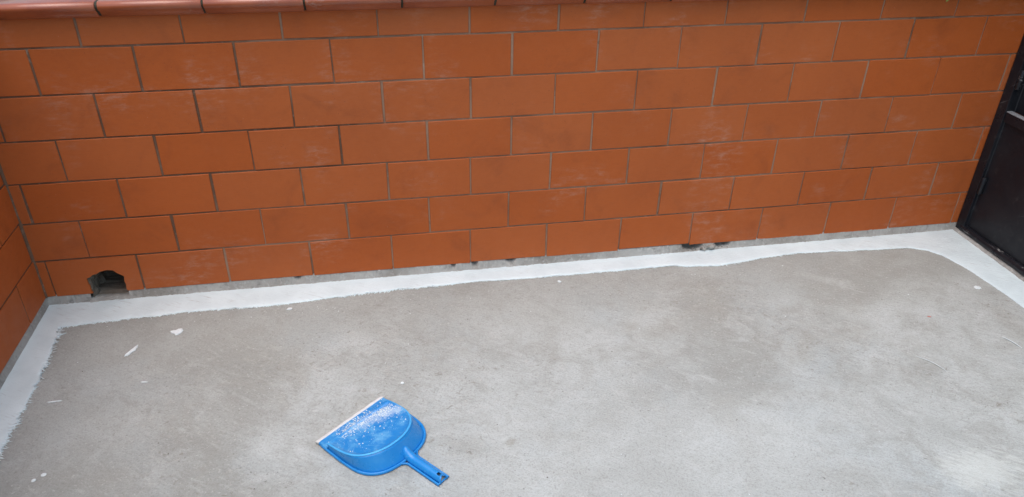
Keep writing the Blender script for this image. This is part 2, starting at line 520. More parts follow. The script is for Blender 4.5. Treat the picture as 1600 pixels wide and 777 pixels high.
def cop_mesh(length, g=0.0, seed=0):
    bm = bmesh.new()
    rows = []
    prof = cop_profile(g)
    r = random.Random(seed)
    for u in (0, 0.0015, length * .5, length - 0.0015, length):
        e = 0.0012 if (u in (0, length) and g == 0) else 0
        rows.append([(u, y + (e if y < 0.01 else 0), z - (e if z > Z_COP + .02 else -e)) for y, z in prof])
    vv = sheet(bm, rows)
    for i in range(len(vv) - 1):
        bm.faces.new((vv[i][-1], vv[i][0], vv[i + 1][0], vv[i + 1][-1]))
    bm.faces.new(vv[0]); bm.faces.new(vv[-1])
    bmesh.ops.recalc_face_normals(bm, faces=bm.faces)
    me = bpy.data.meshes.new('coping_tile')
    bm.to_mesh(me); bm.free()
    for p in me.polygons:
        p.use_smooth = len(p.vertices) == 4
    return me

COP = cop_mesh(MOD - 0.0065)
COP.materials.append(M['coping'])

def coping(root, u0, u1, first, place, rz, slope=0.0):
    me = cop_mesh(u1 - u0 - 0.01, 0.0028)
    me.materials.append(M['joint'])
    o = link(bpy.data.objects.new('coping_bed', me))
    o.parent = root
    o.location = Vector(place(u0 + 0.005, 0, 0)) - Vector(root.location)
    o.rotation_euler = (0, slope, rz)
    u = first
    while u < u1 - 0.05:
        if u > u0 - 0.01:
            o = link(bpy.data.objects.new('coping_tile', COP))
            o.parent = root
            o.location = Vector(place(u, -slope * (u - u0) + rnd.uniform(-.0008, .0008), rnd.uniform(-.0008, .0008))) - Vector(root.location)
            o.rotation_euler = (rnd.uniform(-.004, .004), slope + rnd.uniform(-.002, .002), rz)
        u += MOD

# --- back wall
back = empty('tiled_wall', (1.7, 0.08, 0), 'long low orange tiled wall with a drain hole at its foot', 'wall')
Y1 = WALL_T
bm = bmesh.new()
GY = 0.0055                                            # face of the grout behind the tile faces
box(bm, XL + .003, 0.098, GY, Y1, 0.037, Z_COP + .002)
box(bm, 0.098, 0.240, GY, Y1, 0.124, Z_COP + .002)
box(bm, 0.240, 3.70, GY, Y1, 0.037, Z_COP + .002)
box(bm, XL + .003, 0.098, 0.045, Y1 - .002, -0.01, 0.0372)
box(bm, 0.240, 3.70, 0.045, Y1 - .002, -0.01, 0.0372)
obj('wall_core', bm, M['mortar'], back)
def grout_sheet(u0, u1, z0, z1, at, skip, step=0.011):
    bm = bmesh.new()
    nu, nz = int((u1 - u0) / step), int((z1 - z0) / step)
    g = []
    for j in range(nz + 1):
        row = []
        for i in range(nu + 1):
            u, z = u0 + (u1 - u0) * i / nu, z0 + (z1 - z0) * j / nz
            d = 0.0027 + 0.0021 * n3(u * 7, z * 7, 31) + 0.0013 * n3(u * 31, z * 31, 12)
            row.append(bm.verts.new(at(u, z, min(.0052, max(0.0004, d)))))
        g.append(row)
    for j in range(nz):
        for i in range(nu):
            u, z = u0 + (u1 - u0) * (i + .5) / nu, z0 + (z1 - z0) * (j + .5) / nz
            if skip and skip(u, z): continue
            bm.faces.new((g[j][i], g[j][i + 1], g[j + 1][i + 1], g[j + 1][i]))
    return bm
obj('grout_bed', grout_sheet(XL + .003, 3.62, 0.037, Z_COP, lambda u, z, d: (u, d, z), lambda u, z: 0.100 < u < 0.238 and z < 0.124), M['grout'], back, True)
offs = [0.0, 0.494, 0.015, 0.511, 0.025, 0.511, 0.030]
tile_wall(back, 3.60 - XL, [o * MOD - XL for o in offs], lambda u, z, d: (XL + u, -d, z), 0.0, True)
coping(back, -0.22, 3.70, 0.372 - 2 * MOD, lambda u, z, d: (u, -d, z), 0.0, 0.0022)

# drain hole: rough tunnel through the mortar
def densify(pts, k):
    out = []
    for p0, p1 in zip(pts, pts[1:]):
        out += [(p0[0] + (p1[0] - p0[0]) * i / k, p0[1] + (p1[1] - p0[1]) * i / k) for i in range(k)]
    return out + [pts[-1]]
bm = bmesh.new()
rows = []
cxh, czh = 0.17, 0.062
HD = densify(HOLE, 3)
for j in range(15):
    t = j / 14
    y = 0.003 + 0.148 * t
    s = 1.03 - 0.22 * t
    row = []
    for x, z in HD:
        q = 0.014 * t ** .4
        a1 = n3(x * 38, y * 45, z * 38) + .6 * n3(x * 110, y * 110, z * 110)
        a2 = n3(x * 38 + 9, y * 45, z * 38) + .6 * n3(x * 110 + 9, y * 110, z * 110)
        row.append((cxh + (x - cxh) * s + q * a1 - 0.012 * t, y, max(-0.002 + .016 * t + .004 * a1 * t, czh + (z - czh) * s + q * a2)))
    rows.append(row)
vv = sheet(bm, rows)
for i in range(len(vv) - 1):
    bm.faces.new((vv[i][-1], vv[i][0], vv[i + 1][0], vv[i + 1][-1]))
bm.faces.new(vv[-1])
tun = obj('drain_hole', bm, M['hole_dirt_shade'], back, smooth=False)
tag(tun, 'broken drain hole at the foot of the wall')

# cement apron dragged into the mouth of the hole
bm = bmesh.new()
rows = []
for i in range(25):
    f = i / 24
    x = 0.1035 + 0.130 * f
    e = 0.25 * abs(2 * f - 1) ** 6
    row = []
    for y, z in ((-0.016, -.003), (-0.012, .004), (-0.006, .007), (0.004, .009), (0.016, .008), (0.032, .004), (0.045, -.003)):
        row.append((x, y + .003 * n3(x * 40, y * 40, 3), z + 0.020 * e * (1 if y > -.008 else .3) + .0035 * n3(x * 70, y * 70, 7)))
    rows.append(row)
sheet(bm, rows)
obj('cement_apron', bm, M['mortar'], back, smooth=True)

# mortar showing between the lowest tiles and the floor
def chip_depth(x):
    d = 0.0
    for c, w, k in ((2.295, 0.042, 1.35), (2.420, 0.032, 1.1), (1.44, 0.012, 0.7), (1.575, 0.020, 0.6), (1.36, 0.01, .6), (0.80, .012, .4)):
        d = max(d, k * max(0, 1 - ((x - c) / w) ** 2) ** .5 if abs(x - c) < w else 0)
    return d
def mortar_strip(name, x0, x1, skip=None):
    bm = bmesh.new()
    rows = []
    n = int((x1 - x0) / 0.004)
    for i in range(n + 1):
        x = x0 + (x1 - x0) * i / n
        d = chip_depth(x)
        nz = 0.0034 * n3(x * 27, 0, 1) + 0.0030 * n3(x * 95, 0, 2)
        ny_ = 0.0032 * n3(x * 23, 4, 1) + 0.0026 * n3(x * 120, 1, 2)
        rows.append([(x, 0.044, 0.040 - 0.012 * d), (x, 0.004 + ny_ * .3 + 0.034 * d, 0.0345 + nz - 0.020 * d), (x, -0.0005 + ny_ + 0.012 * d, 0.0275 + nz - 0.018 * d),
                     (x, -0.0035 + ny_, 0.014 + nz * .6 - 0.006 * d), (x, -0.010 + ny_, 0.004), (x, -0.016 + ny_ * 2, -0.004)])
    sheet(bm, rows)
    return obj(name, bm, M['mortar'], back, smooth=True)
mortar_strip('base_mortar', XL - 0.01, 0.108)
mortar_strip('base_mortar', 0.230, 3.47)
# loose crumbs of broken mortar in the chipped places
def lump(bm, c, r, seed, flat=0.7):
    g = bmesh.ops.create_icosphere(bm, subdivisions=1, radius=r, matrix=Matrix.Translation(c))
    rr = random.Random(seed)
    for v in g['verts']:
        d = v.co - Vector(c)
        d *= rr.uniform(0.65, 1.3); d.z *= flat
        v.co = Vector(c) + d
bm = bmesh.new()
for i in range(22):
    c = rnd.choice((2.30, 2.34, 2.43, 2.27))
    x = rnd.gauss(c, 0.03)
    lump(bm, (x, rnd.uniform(-0.012, 0.012), 0.006 + rnd.uniform(0, 0.012)), rnd.uniform(0.0015, 0.005), i)
tag(obj('broken_mortar', bm, M['grit'], back), kind='stuff')
bm = bmesh.new()
lump(bm, (2.372, -0.004, 0.016), 0.020, 77, 0.6)
lump(bm, (2.345, -0.006, 0.012), 0.014, 78, 0.6)
obj('mortar_lump', bm, M['mortar'], back)

# --- left wall, running towards the viewer
left = empty('tiled_wall', (XL - 0.08, -1.4, 0), 'short stretch of orange tiled wall at the left edge, square to the long wall', 'wall')
bm = bmesh.new()
box(bm, XL - WALL_T, XL - 0.0055, -4.1, 0.155, 0.045, Z_COP + .002)
obj('wall_core', bm, M['mortar'], left)
obj('grout_bed', grout_sheet(-3.0, -0.001, 0.045, Z_COP, lambda u, z, d: (XL - d, u, z), None), M['grout'], left, True)
bm = bmesh.new()
rows = []
for i in range(80):
    z = 0.03 + (Z_COP - 0.03) * i / 79
    q = 0.0012 * n3(1, 2, z * 30)
    rows.append([(XL - .002, -0.0062 + q, z), (XL + .0012 + q, -0.0052 + q, z), (XL + .0050 + q, -0.0010 - q, z), (XL + .0060 + q, 0.003, z)])
sheet(bm, rows)
obj('corner_joint', bm, M['grout'], left, True)
lo = [0.150, 0.292, 0.145, 0.290, 0.150, 0.288, 0.147]
# u runs from the corner towards the viewer
LEN = 3.0
tile_wall(left, LEN, [o for o in lo], lambda u, z, d: (XL + d, -0.003 - u, z), R(-90) , False, 0.008)
for o in left.children:
    if o.name.startswith('tile'):
        # the mesh runs along +x with its face to -y: turned so that the face looks to +x and u runs to -y
        w = max(v.co.x for v in o.data.vertices)
        o.rotation_euler.z += R(180)
        o.location.y -= w
coping(left, -2.9, -0.05, -2.9 + 0.02, lambda u, z, d: (XL + d, u, z), R(90), 0.0)
bm = bmesh.new()
rows = []
for i in range(500):
    y = 0.0 - 3.0 * i / 499
    nz = 0.0022 * n3(0, y * 35, 1) + 0.0016 * n3(0, y * 110, 2)
    nx_ = 0.002 * n3(4, y * 30, 1)
    rows.append([(XL - .03, y, 0.040), (XL - 0.003, y, 0.0335 + nz), (XL + 0.0005 + nx_ * .5, y, 0.026 + nz), (XL + 0.002 + nx_ * .5, y, 0.010 + nz * .5), (XL + 0.005 + nx_ * .5, y, 0.003), (XL + 0.008, y, -0.004)])
sheet(bm, rows)
obj('base_mortar', bm, M['mortar'], left, smooth=True)

# ------------------------------------------------------------------ white brushed band round the floor edge
def resample(pts, step):
    out = []
    for (x0, y0), (x1, y1) in zip(pts, pts[1:]):
        n = max(1, int(math.hypot(x1 - x0, y1 - y0) / step))
        out += [(x0 + (x1 - x0) * i / n, y0 + (y1 - y0) * i / n) for i in range(n)]
    out.append(pts[-1])
    return out
def smooth(p, k):
    for _ in range(k):
        p = [p[0]] + [((a[0] + 2 * b[0] + c[0]) / 4, (a[1] + 2 * b[1] + c[1]) / 4) for a, b, c in zip(p, p[1:], p[2:])] + [p[-1]]
    return p

inner = [(0.082, -2.9), (0.078, -1.6), (0.072, -0.90), (0.068, -0.744), (0.063, -0.675), (0.064, -0.595), (0.066, -0.518), (0.064, -0.366), (0.054, -0.234), (0.045, -0.150)]
inner_b = [(0.047, -0.142), (0.083, -0.141), (0.160, -0.136), (0.243, -0.131), (0.342, -0.128), (0.424, -0.119), (0.540, -0.121), (0.664, -0.127), (0.81, -0.119), (0.95, -0.108), (1.088, -0.098), (1.153, -0.094), (1.294, -0.093), (1.422, -0.084), (1.564, -0.092),
           (1.700, -0.095), (1.852, -0.094), (2.067, -0.092), (2.19, -0.091), (2.235, -0.106), (2.358, -0.120), (2.46, -0.108), (2.572, -0.091), (2.704, -0.082), (2.86, -0.092), (3.007, -0.103), (3.10, -0.106), (3.170, -0.115), (3.225, -0.140), (3.258, -0.186), (3.282, -0.254), (3.298, -0.361), (3.312, -0.488), (3.316, -0.60), (3.32, -0.9), (3.33, -1.2)]
P = smooth(resample(inner, 0.0022), 12) + smooth(resample(inner_b, 0.0022), 12)
N = len(P)
n_left = len(resample(inner, 0.0022))
bm = bmesh.new()
rows = []
i_gate = next(i for i, p in enumerate(P) if i > n_left and p[0] > 3.17)
for i, (x, y) in enumerate(P):
    a, b = P[max(0, i - 4)], P[min(N - 1, i + 4)]
    t = Vector((b[0] - a[0], b[1] - a[1])).normalized()
    nrm = Vector((t.y, -t.x))                                  # towards the open floor
    # matching point on the foot of the wall
    if i < n_left:
        f = i / n_left
        ylast = P[n_left - 1][1]
        oy = y if y < -0.45 else -0.45 + (y + 0.45) / (ylast + 0.45) * (0.45 - 0.012)
        o = (XL + 0.001 + 0.004 * n3(0, oy * 22, 8), oy)
    elif i < i_gate:
        x0, x1 = P[n_left][0], P[i_gate][0]
        ox = XL + 0.010 + (x - x0) / (x1 - x0) * (3.435 - XL - 0.010)
        o = (ox, -0.0085 + 0.004 * n3(ox * 22, 0, 8) + 0.002 * n3(ox * 90, 0, 4))
    else:
        y0 = P[i_gate][1]
        oy = -0.012 + (y - y0) * (1.2 - .012) / (1.2 + y0)
        o = (3.436 + 0.004 * n3(oy * 30, 2, 8), oy)
    # bristle marks: strong on the left strip, short along the wall, nearly none at the gate
    if i < n_left: amp = 0.020 * (0.35 + 1.5 * max(0, n3(2, y * 9, 5) + .35))
    elif i < i_gate:
        amp = (0.0105 if x < 1.35 else 0.0050) * (0.35 + 1.3 * max(0, n3(x * 3.2, 0, 2) + .45))
    else: amp = 0.0042
    s = i * 0.0022
    j = amp * (0.9 * abs(n3(s * 130, 7, 0)) + 0.8 * max(0, n3(s * 330, 3, 0)) + (0.7 * rnd.random() ** 3)) - amp * 0.4 + 0.003 * n3(s * 16, 1, 1)
    # bristles drag slightly along the band
    drag = t * (-0.6 * j if i >= n_left else 0.35 * j)
    e = Vector((x, y)) + nrm * j + drag
    row = []
    for q, zz in ((0, .0040), (.08, .0034), (.35, .0030), (.65, .0029), (.88, .0027), (.999, .0022), (1, .0005)):
        bx_, by_ = (e.x, e.y) if q == 1 else (x - nrm.x * .004, y - nrm.y * .004)
        px, py = o[0] + (bx_ - o[0]) * q, o[1] + (by_ - o[1]) * q
        row.append((px, py, zz + 0.0006 * n3(px * 45, py * 45, 6) * (q < 1)))
    row.append((e.x, e.y, -0.006))
    rows.append(row)
sheet(bm, rows)
band = obj('paint_band', bm, M['paint'], floor, smooth=True)
tag(band, 'white sealer brushed in a band along the edge of the floor')
# stray bristle strokes beyond the edge
bm = bmesh.new()
for k in range(420):
    i = rnd.randrange(int(n_left * .55), n_left) if k < 200 else rnd.randrange(n_left, i_gate)
    x, y = P[i]
    if y < -0.95: continue
    ang = R(-20) + rnd.gauss(0, .25) if i < n_left else R(-35) + rnd.gauss(0, .3)
    L, w = rnd.uniform(.006, .024), rnd.uniform(.0007, .0019)
    d, q = Vector((math.cos(ang), math.sin(ang))), Vector((-math.sin(ang), math.cos(ang)))
    c = Vector((x, y)) + d * rnd.uniform(-.002, .012)
    z = .0012
    vv = [bm.verts.new((*(c + d * L * a + q * w * b), z if b else z + .0006)) for a, b in ((-.5, .6), (-.5, -.6), (.1, -1), (.5, 0), (.1, 1))]
    bm.faces.new(vv)
tag(obj('brush_marks', bm, M['paint'], floor), kind='stuff')

# ------------------------------------------------------------------ black metal gate
gate = empty('metal_gate', (XG + .02, -0.5, 0), 'black metal gate with sheet panel and rail beside the tiled wall', 'gate')
GL = -1.10
obj('gate_post', bbox(XG, XG + .045, -0.046, -0.0035, 0.0, 1.95, .003, 2), M['black'], gate)
obj('gate_post', bbox(XG, XG + .045, GL - .045, GL, 0.0, 1.95, .003, 2), M['black'], gate)
# lower sheet with a slight dish and pressed border
def dished(y0, y1, z0, z1, x, depth, seed):
    bm = bmesh.new()
    n = 22
    rows = []
    for i in range(n + 1):
        row = []
        for j in range(n + 1):
            y, z = y0 + (y1 - y0) * i / n, z0 + (z1 - z0) * j / n
            edge = min(i, n - i, j, n - j)
            row.append((x + (depth * (.7 + .5 * n3(y * 3, z * 3, seed)) if edge > 0 else 0), y, z))
        rows.append(row)
    sheet(bm, rows)
    return bm
o = obj('sheet_panel', dished(GL + .002, -0.048, 0.012, 0.500, XG + .014, .004, 3), M['panel'], gate, True)
o = obj('sheet_panel', dished(GL + .002, -0.048, 0.528, 1.88, XG + .040, .003, 8), M['panel'], gate, True)
obj('mid_rail', bbox(XG + .004, XG + .040, GL + .002, -0.048, 0.492, 0.528, .002), M['black'], gate)
obj('rail_sheen', bbox(XG + .003, XG + .026, GL + .002, -0.048, 0.5285, 0.5325, .0010, 1), M['sky_sheen'], gate)  # thin grey strip added on the rail for its sky reflection
obj('top_rail', bbox(XG + .004, XG + .040, GL + .002, -0.048, 1.88, 1.92, .002), M['black'], gate)
bar = None
y = -0.16
while y > GL + .05:
    o = obj('bar', bbox(XG + .012, XG + .028, y - .008, y + .008, 0.527, 1.881, .0012, 1), M['black'], gate)
    y -= 0.115
bm = bmesh.new()
bmesh.ops.create_cone(bm, cap_ends=True, segments=14, radius1=.009, radius2=.009, depth=.07, matrix=Matrix.Translation((XG + .006, -0.056, 0.655)))
bevel(bm, .0012, 1)
obj('hinge', bm, M['scuffed'], gate, True)
bm = bmesh.new()
bmesh.ops.create_cone(bm, cap_ends=True, segments=14, radius1=.009, radius2=.009, depth=.07, matrix=Matrix.Translation((XG + .006, -0.056, 0.225)))
bevel(bm, .0012, 1)
obj('hinge', bm, M['black'], gate, True)
# round bottom rail, a little battered
bm = bmesh.new()
rows = []
for i in range(90):
    y = -0.03 + (GL + .03) * i / 89
    row = []
    rr = 0.0155 * (1 + 0.10 * n3(0, y * 22, 5))
    for a in range(13):
        an = 2 * math.pi * a / 12
        row.append((XG + .010 + rr * math.cos(an) + .003 * n3(y * 9, 1, 1), y, 0.024 + rr * math.sin(an) + .003 * n3(y * 7, 3, 2)))
    rows.append(row)
sheet(bm, rows)
obj('bottom_rail', bm, M['scuffed'], gate, True)
# mortar sill under the rail
bm = bmesh.new()
rows = []
for i in range(160):
    y = 0.0 - 1.2 * i / 159
    q = 0.003 * n3(2, y * 30, 1) + .0015 * n3(5, y * 90, 2)
    rows.append([(XG - .022 + q, y, -.004), (XG - .012 + q, y, .005), (XG - .002 + q, y, .012 + q), (XG + .006, y, .016 + q), (XG + .06, y, .012)])
sheet(bm, rows)
obj('sill', bm, M['mortar'], gate, True)

# ------------------------------------------------------------------ blue dustpan, lying upside down
pan = empty('dustpan', (0.9879, -0.7348, 0.0), 'blue plastic dustpan with a grey rubber lip lying upside down on the concrete', 'dustpan')
pan.rotation_euler.z = math.atan2(-0.75999, 0.64993)
def pobj(name, bm, mat, parent=pan, smooth=True, thick=0.0):
    me = bpy.data.meshes.new(name)
    bmesh.ops.recalc_face_normals(bm, faces=bm.faces)
    bm.to_mesh(me); bm.free()
    me.materials.append(mat)
    for p in me.polygons: p.use_smooth = smooth
    o = link(bpy.data.objects.new(name, me))
    o.parent = parent
    if thick:
        s = o.modifiers.new('thickness', 'SOLIDIFY'); s.thickness = thick; s.offset = -1
    return o
VC = -0.006
def vc(u): return -0.004 - 0.012 * min(1, max(0, u / 0.16))
# half outlines (distance from the lip, half width)
def spline(pts, n):
    out = []
    m_ = len(pts)
    for i in range(n + 1):
        t = i / n * (m_ - 1); k = min(int(t), m_ - 2); f = t - k
        p0, p1, p2, p3 = pts[max(k - 1, 0)], pts[k], pts[k + 1], pts[min(k + 2, m_ - 1)]
        out.append(tuple(0.5 * ((2 * p1[d]) + (-p0[d] + p2[d]) * f + (2 * p0[d] - 5 * p1[d] + 4 * p2[d] - p3[d]) * f * f + (-p0[d] + 3 * p1[d] - 3 * p2[d] + p3[d]) * f ** 3) for d in (0, 1)))
    return out
plate_h = spline([(0.040, 0.1120), (0.075, 0.1125), (0.115, 0.110), (0.148, 0.101), (0.174, 0.083), (0.193, 0.056), (0.203, 0.026), (0.205, 0.0)], 42)
flange_h = spline([(0.018, 0.1190), (0.070, 0.1215), (0.125, 0.1215), (0.166, 0.117), (0.196, 0.103), (0.215, 0.083), (0.226, 0.060), (0.232, 0.030), (0.234, 0.0)], 42)
def full(h): return [(u, w) for u, w in h] + [(u, -w) for u, w in reversed(h[:-1])]
def ph(u): return 0.011 + 0.047 * min(1, max(0, u / 0.205)) ** 0.9
plate, flange = full(plate_h), full(flange_h)
# top plate (the pan's underside) as rings shrinking to its middle, slightly dished
bm = bmesh.new()
rows = []
cu = 0.105
for s, dz in ((1.0, -0.0022), (0.992, 0.0008), (0.975, 0.0022), (0.95, 0.0016), (0.93, -0.0010), (0.85, -0.0018), (0.6, -0.0018), (0.3, -0.0018), (0.02, -0.0018)):
    rows.append([(cu + (u - cu) * s, vc(u) + v * s, ph(cu + (u - cu) * s) + dz) for u, v in plate])
vv = sheet(bm, rows)
for r_ in vv: pass
for i in range(len(vv) - 1):                      # close the front edge of the rings
    bm.faces.new((vv[i][-1], vv[i][0], vv[i + 1][0], vv[i + 1][-1]))
bm.faces.new(vv[-1])
base = pobj('pan_base', bm, M['bluedustlit'])
# bead round the plate's edge, its sky highlight put in as paler blue
bm = bmesh.new()
rows = []
for i, (u, v) in enumerate(plate):
    a_, b_ = plate[max(0, i - 1)], plate[min(len(plate) - 1, i + 1)]
    tt = Vector((b_[0] - a_[0], b_[1] - a_[1])).normalized()
    nn = Vector((-tt.y, tt.x))
    if nn.dot(Vector((u - cu, v))) < 0: nn = -nn
    row = []
    for k_ in range(9):
        an = 2 * math.pi * k_ / 8
        d_ = 0.0030 * math.cos(an) - 0.0022
        row.append((u + nn.x * d_, vc(u) + v + nn.y * d_, ph(u) - .0002 + 0.0026 * math.sin(an)))
    rows.append(row)
sheet(bm, rows)
pobj('edge_bead', bm, M['bluelit'], base)
# side wall from plate edge down to the flange
bm = bmesh.new()
rows = []
for s in (0, .15, .4, .65, .85, .95, 1.0):
    row = []
    for (u0, v0), (u1, v1) in zip(plate, flange):
        fu, fv = u1 - (u1 - cu) * 0.05, v1 * 0.95
        k = s ** 1.05
        z = (ph(u0) - .0022) * (1 - s) + 0.0049 * s
        row.append((u0 + (fu - u0) * k, vc(u0) * (1 - k) + VC * k + v0 + (fv - v0) * k, z))
    rows.append(row)
sheet(bm, rows)
pobj('pan_wall', bm, M['blue'], thick=.0012)
# rolled flange on the ground
bm = bmesh.new()
rows = []
for (a, z) in ((0.95, .0050), (0.954, .0050), (0.962, .0074), (0.984, .0086), (1.0, .0070), (1.006, .0030), (1.003, .0004)):
    rows.append([(cu + (u - cu) * a, VC + v * a, z) for u, v in flange])
sheet(bm, rows)
pobj('rim', bm, M['blue'], thick=.0010)
# front strip and rubber lip
bm = bmesh.new()
rows = []
for u, z in ((0.006, .0060), (0.007, .0105), (0.012, .0118), (0.030, .0148), (0.046, .0186), (0.0475, .0180), (0.0478, .0150)):
    rows.append([(u - .004 * (abs(v) > .112 and u > .04), VC + .005 * (1 - u / .04) * 0 + v, z - .0012 * (abs(v) > .114)) for v in (-.117, -.1155, -.108, -.05, 0, .05, .108, .1155, .117)])
vv = sheet(bm, rows)
for side, sg in ((0, -1), (-1, 1)):
    prev = [bm.verts.new((r[side].co.x, r[side].co.y + sg * .0012, .002)) for r in vv]
    for i in range(len(vv) - 1):
        bm.faces.new((vv[i][side], vv[i + 1][side], prev[i + 1], prev[i]))
strip = pobj('front_strip', bm, M['bluedustlit'])
bm = bmesh.new()
rows = []
for i in range(30):
    v = -.1195 + .239 * i / 29
    w = .0006 * n3(v * 30, 1, 1)
    rows.append([(-.0035 + w, v + VC, .0010), (-.0045 + w, v + VC, .0050), (-.002 + w, v + VC, .0098), (.003 + w, v + VC, .0118), (.0085 + w, v + VC, .0126), (.0095, v + VC, .0095), (.006, v + VC, .0012)])
vv = sheet(bm, rows)
bm.faces.new(vv[0]); bm.faces.new(vv[-1])
for i in range(len(vv) - 1): bm.faces.new((vv[i][0], vv[i][-1], vv[i + 1][-1], vv[i + 1][0]))
pobj('rubber_lip', bm, M['rubber'])
# handle: ridged half tube with a hanging slot and side rims
bm = bmesh.new()
rows = []
NU, NA = 40, 16
for i in range(NU + 1):
    f = i / NU
    u = 0.212 + (0.354 - 0.212) * f
    rad = 0.0148 - 0.0020 * f
    lift = 0.004 + 0.020 * max(0, 1 - f * 3.4) ** 1.6
    if i < 4: rad *= (0.35, .70, .88, .97)[i]
    row = []
    for a in range(NA + 1):
        an = math.pi * a / NA
        uu = u + (0.006 * (1 - math.sin(an)) if i == NU else 0)
        row.append((uu, rad * math.cos(an), lift * math.sin(an) ** .5 * (1 if i else .9) + rad * 0.95 * math.sin(an) + (0.003 if lift < .005 else .003)))
    rows.append(row)
vv = [[bm.verts.new(p) for p in r] for r in rows]
for i in range(NU):
    for a in range(NA):
        if 35 <= i <= 37 and 6 <= a <= 9: continue          # the slot
        if i == 39 and 7 <= a <= 8: continue
        bm.faces.new((vv[i][a], vv[i][a + 1], vv[i + 1][a + 1], vv[i + 1][a]))
bm.faces.new(vv[0])
handle = pobj('handle', bm, M['blue'], thick=.0018)
for sg in (-1, 1):
    bm = bmesh.new()
    rows = []
    for i in range(26):
        f = i / 25
        u = 0.224 + (0.358 - 0.224) * f
        v = sg * (0.0185 + 0.026 * max(0, 1 - f * 5.5) ** 2.0)
        rows.append([(u, v - sg * .0060, .0030), (u, v - sg * .0040, .0040), (u, v - sg * .0028, .0060), (u, v, .0068), (u, v + sg * .0018, .0052), (u, v + sg * .0022, .0004)])
    sheet(bm, rows)
    pobj('handle_rim', bm, M['blue'], handle, thick=.0010)
bm = bmesh.new()
box(bm, 0.3535, 0.3575, -.0185, .0185, .0015, .0062)
bevel(bm, .001, 1)
pobj('handle_rim', bm, M['blue'], handle)

# paint crumbs scattered over the upturned pan
pm = Matrix.Translation(pan.location) @ Matrix.Rotation(pan.rotation_euler.z, 4, 'Z')
def bit(bm, c, r, seed, flat=.6):
    rr = random.Random(seed)
    pts = [Vector((rr.uniform(.6, 1.2) * math.cos(a + rr.uniform(-.3, .3)), rr.uniform(.6, 1.2) * math.sin(a), rr.uniform(0, .4))) * r for a in (0, 1.25, 2.5, 3.8, 5.0)]
    vs_ = [bm.verts.new(Vector(c) + p) for p in pts]
    top = bm.verts.new(Vector(c) + Vector((rr.uniform(-.3, .3) * r, rr.uniform(-.3, .3) * r, r * flat * 1.6)))
    for i in range(5): bm.faces.new((vs_[i], vs_[(i + 1) % 5], top))
    bm.faces.new(vs_[::-1])
bm = bmesh.new()
k = 0
while k < 1700:
    if rnd.random() < .82:
        v = rnd.uniform(-.07, .108); u = 0.040 + 0.30 * max(0, v) ** 1.0 * .75 + rnd.gauss(0, .015)
    else:
        v = rnd.uniform(-.108, .105); u = rnd.uniform(.012, .165)
    hw = max((w for uu, w in plate_h if uu >= u), default=0) if u > .045 else .112
    if abs(v) > hw - .004 or u < .012 or u > .196: continue
    dens = rnd.random()
    r = 0.0005 + 0.0021 * rnd.random() ** 4.0
    z = (ph(u) - .0018) if u > .048 else (.0122 + (u - .012) * .20)
    bit(bm, pm @ Vector((u, v + vc(u), z + .0002)), r, k)
    k += 1
tag(obj('paint_crumbs', bm, M['chip']), 'white paint crumbs scattered over the blue dustpan', 'crumbs', kind='stuff')

# ------------------------------------------------------------------ flakes, scraps and grit on the floor
def flake(name, outline, loc, ang, thick, label, mat='chip', cat='paint flake', group=None):
    bm = bmesh.new()
    lo_ = [bm.verts.new((x * 1.0, y * 1.0, 0)) for x, y in outline]
    hi_ = [bm.verts.new((x * .86, y * .86, thick * (.75 + .4 * n3(x * 90, y * 90, 1)))) for x, y in outline]
    n = len(outline)
    for i in range(n): bm.faces.new((lo_[i], lo_[(i + 1) % n], hi_[(i + 1) % n], hi_[i]))
    c = bm.verts.new((0, 0, thick * 1.1))
    for i in range(n): bm.faces.new((hi_[i], hi_[(i + 1) % n], c))
    bmesh.ops.recalc_face_normals(bm, faces=bm.faces)
    me = bpy.data.meshes.new(name); bm.to_mesh(me); bm.free()
    me.materials.append(M[mat])
    o = link(bpy.data.objects.new(name, me))
    o.location = (loc[0], loc[1], 0.0)
    o.rotation_euler.z = ang
    return tag(o, label, cat, group)
def wob(a, b, n, amp, seed):
    return [(a * math.cos(t) * (1 + amp * n3(math.cos(t) * 2, math.sin(t) * 2, seed)), b * math.sin(t) * (1 + amp * n3(math.cos(t) * 2, math.sin(t) * 2, seed + 5))) for t in [2 * math.pi * i / n for i in range(n)]]
heart = [(-.021, .004), (-.012, .010), (-.004, .010), (.004, .019), (.014, .020), (.021, .011), (.019, -.002), (.012, -.013), (.004, -.017), (-.003, -.008), (-.012, -.006)]
flake('paint_flake', heart, (0.422, -0.232), R(-8), .0035, 'lumpy white paint blob on the concrete, right of the long white stroke')
flake('paint_flake', wob(.029, .0075, 18, .6, 2), (0.304, -0.312), R(62), .003, 'long white paint stroke on the concrete near the left corner')
flake('paint_flake', wob(.022, .0030, 14, .6, 4), (0.141, -0.522), R(2), .0022, 'thin white paint sliver beside the left white band')
flake('paint_flake', wob(.012, .0028, 12, .6, 6), (0.376, -0.474), R(-10), .002, 'tiny white paint sliver below the long white stroke')
flake('paint_flake', wob(.0065, .0060, 12, .5, 7), (0.203, -0.813), R(20), .002, 'round white paint drip at the bottom left, the upper of two')
flake('paint_flake', wob(.0058, .0052, 12, .5, 9), (0.184, -0.829), R(60), .002, 'round white paint drip at the bottom left, the lower of two')
flake('paint_flake', wob(.0125, .0105, 14, .5, 12), (3.238, -0.411), R(10), .0025, 'oval white paint drip beside the band by the gate')
flake('paint_flake', wob(.010, .0060, 12, .8, 14), (0.778, -0.155), R(15), .003, 'small white paint crumb under the edge of the band, left of middle')
flake('paint_flake', wob(.0075, .0055, 12, .8, 15), (1.733, -0.133), R(-40), .003, 'small white paint crumb under the edge of the band, at mid wall')
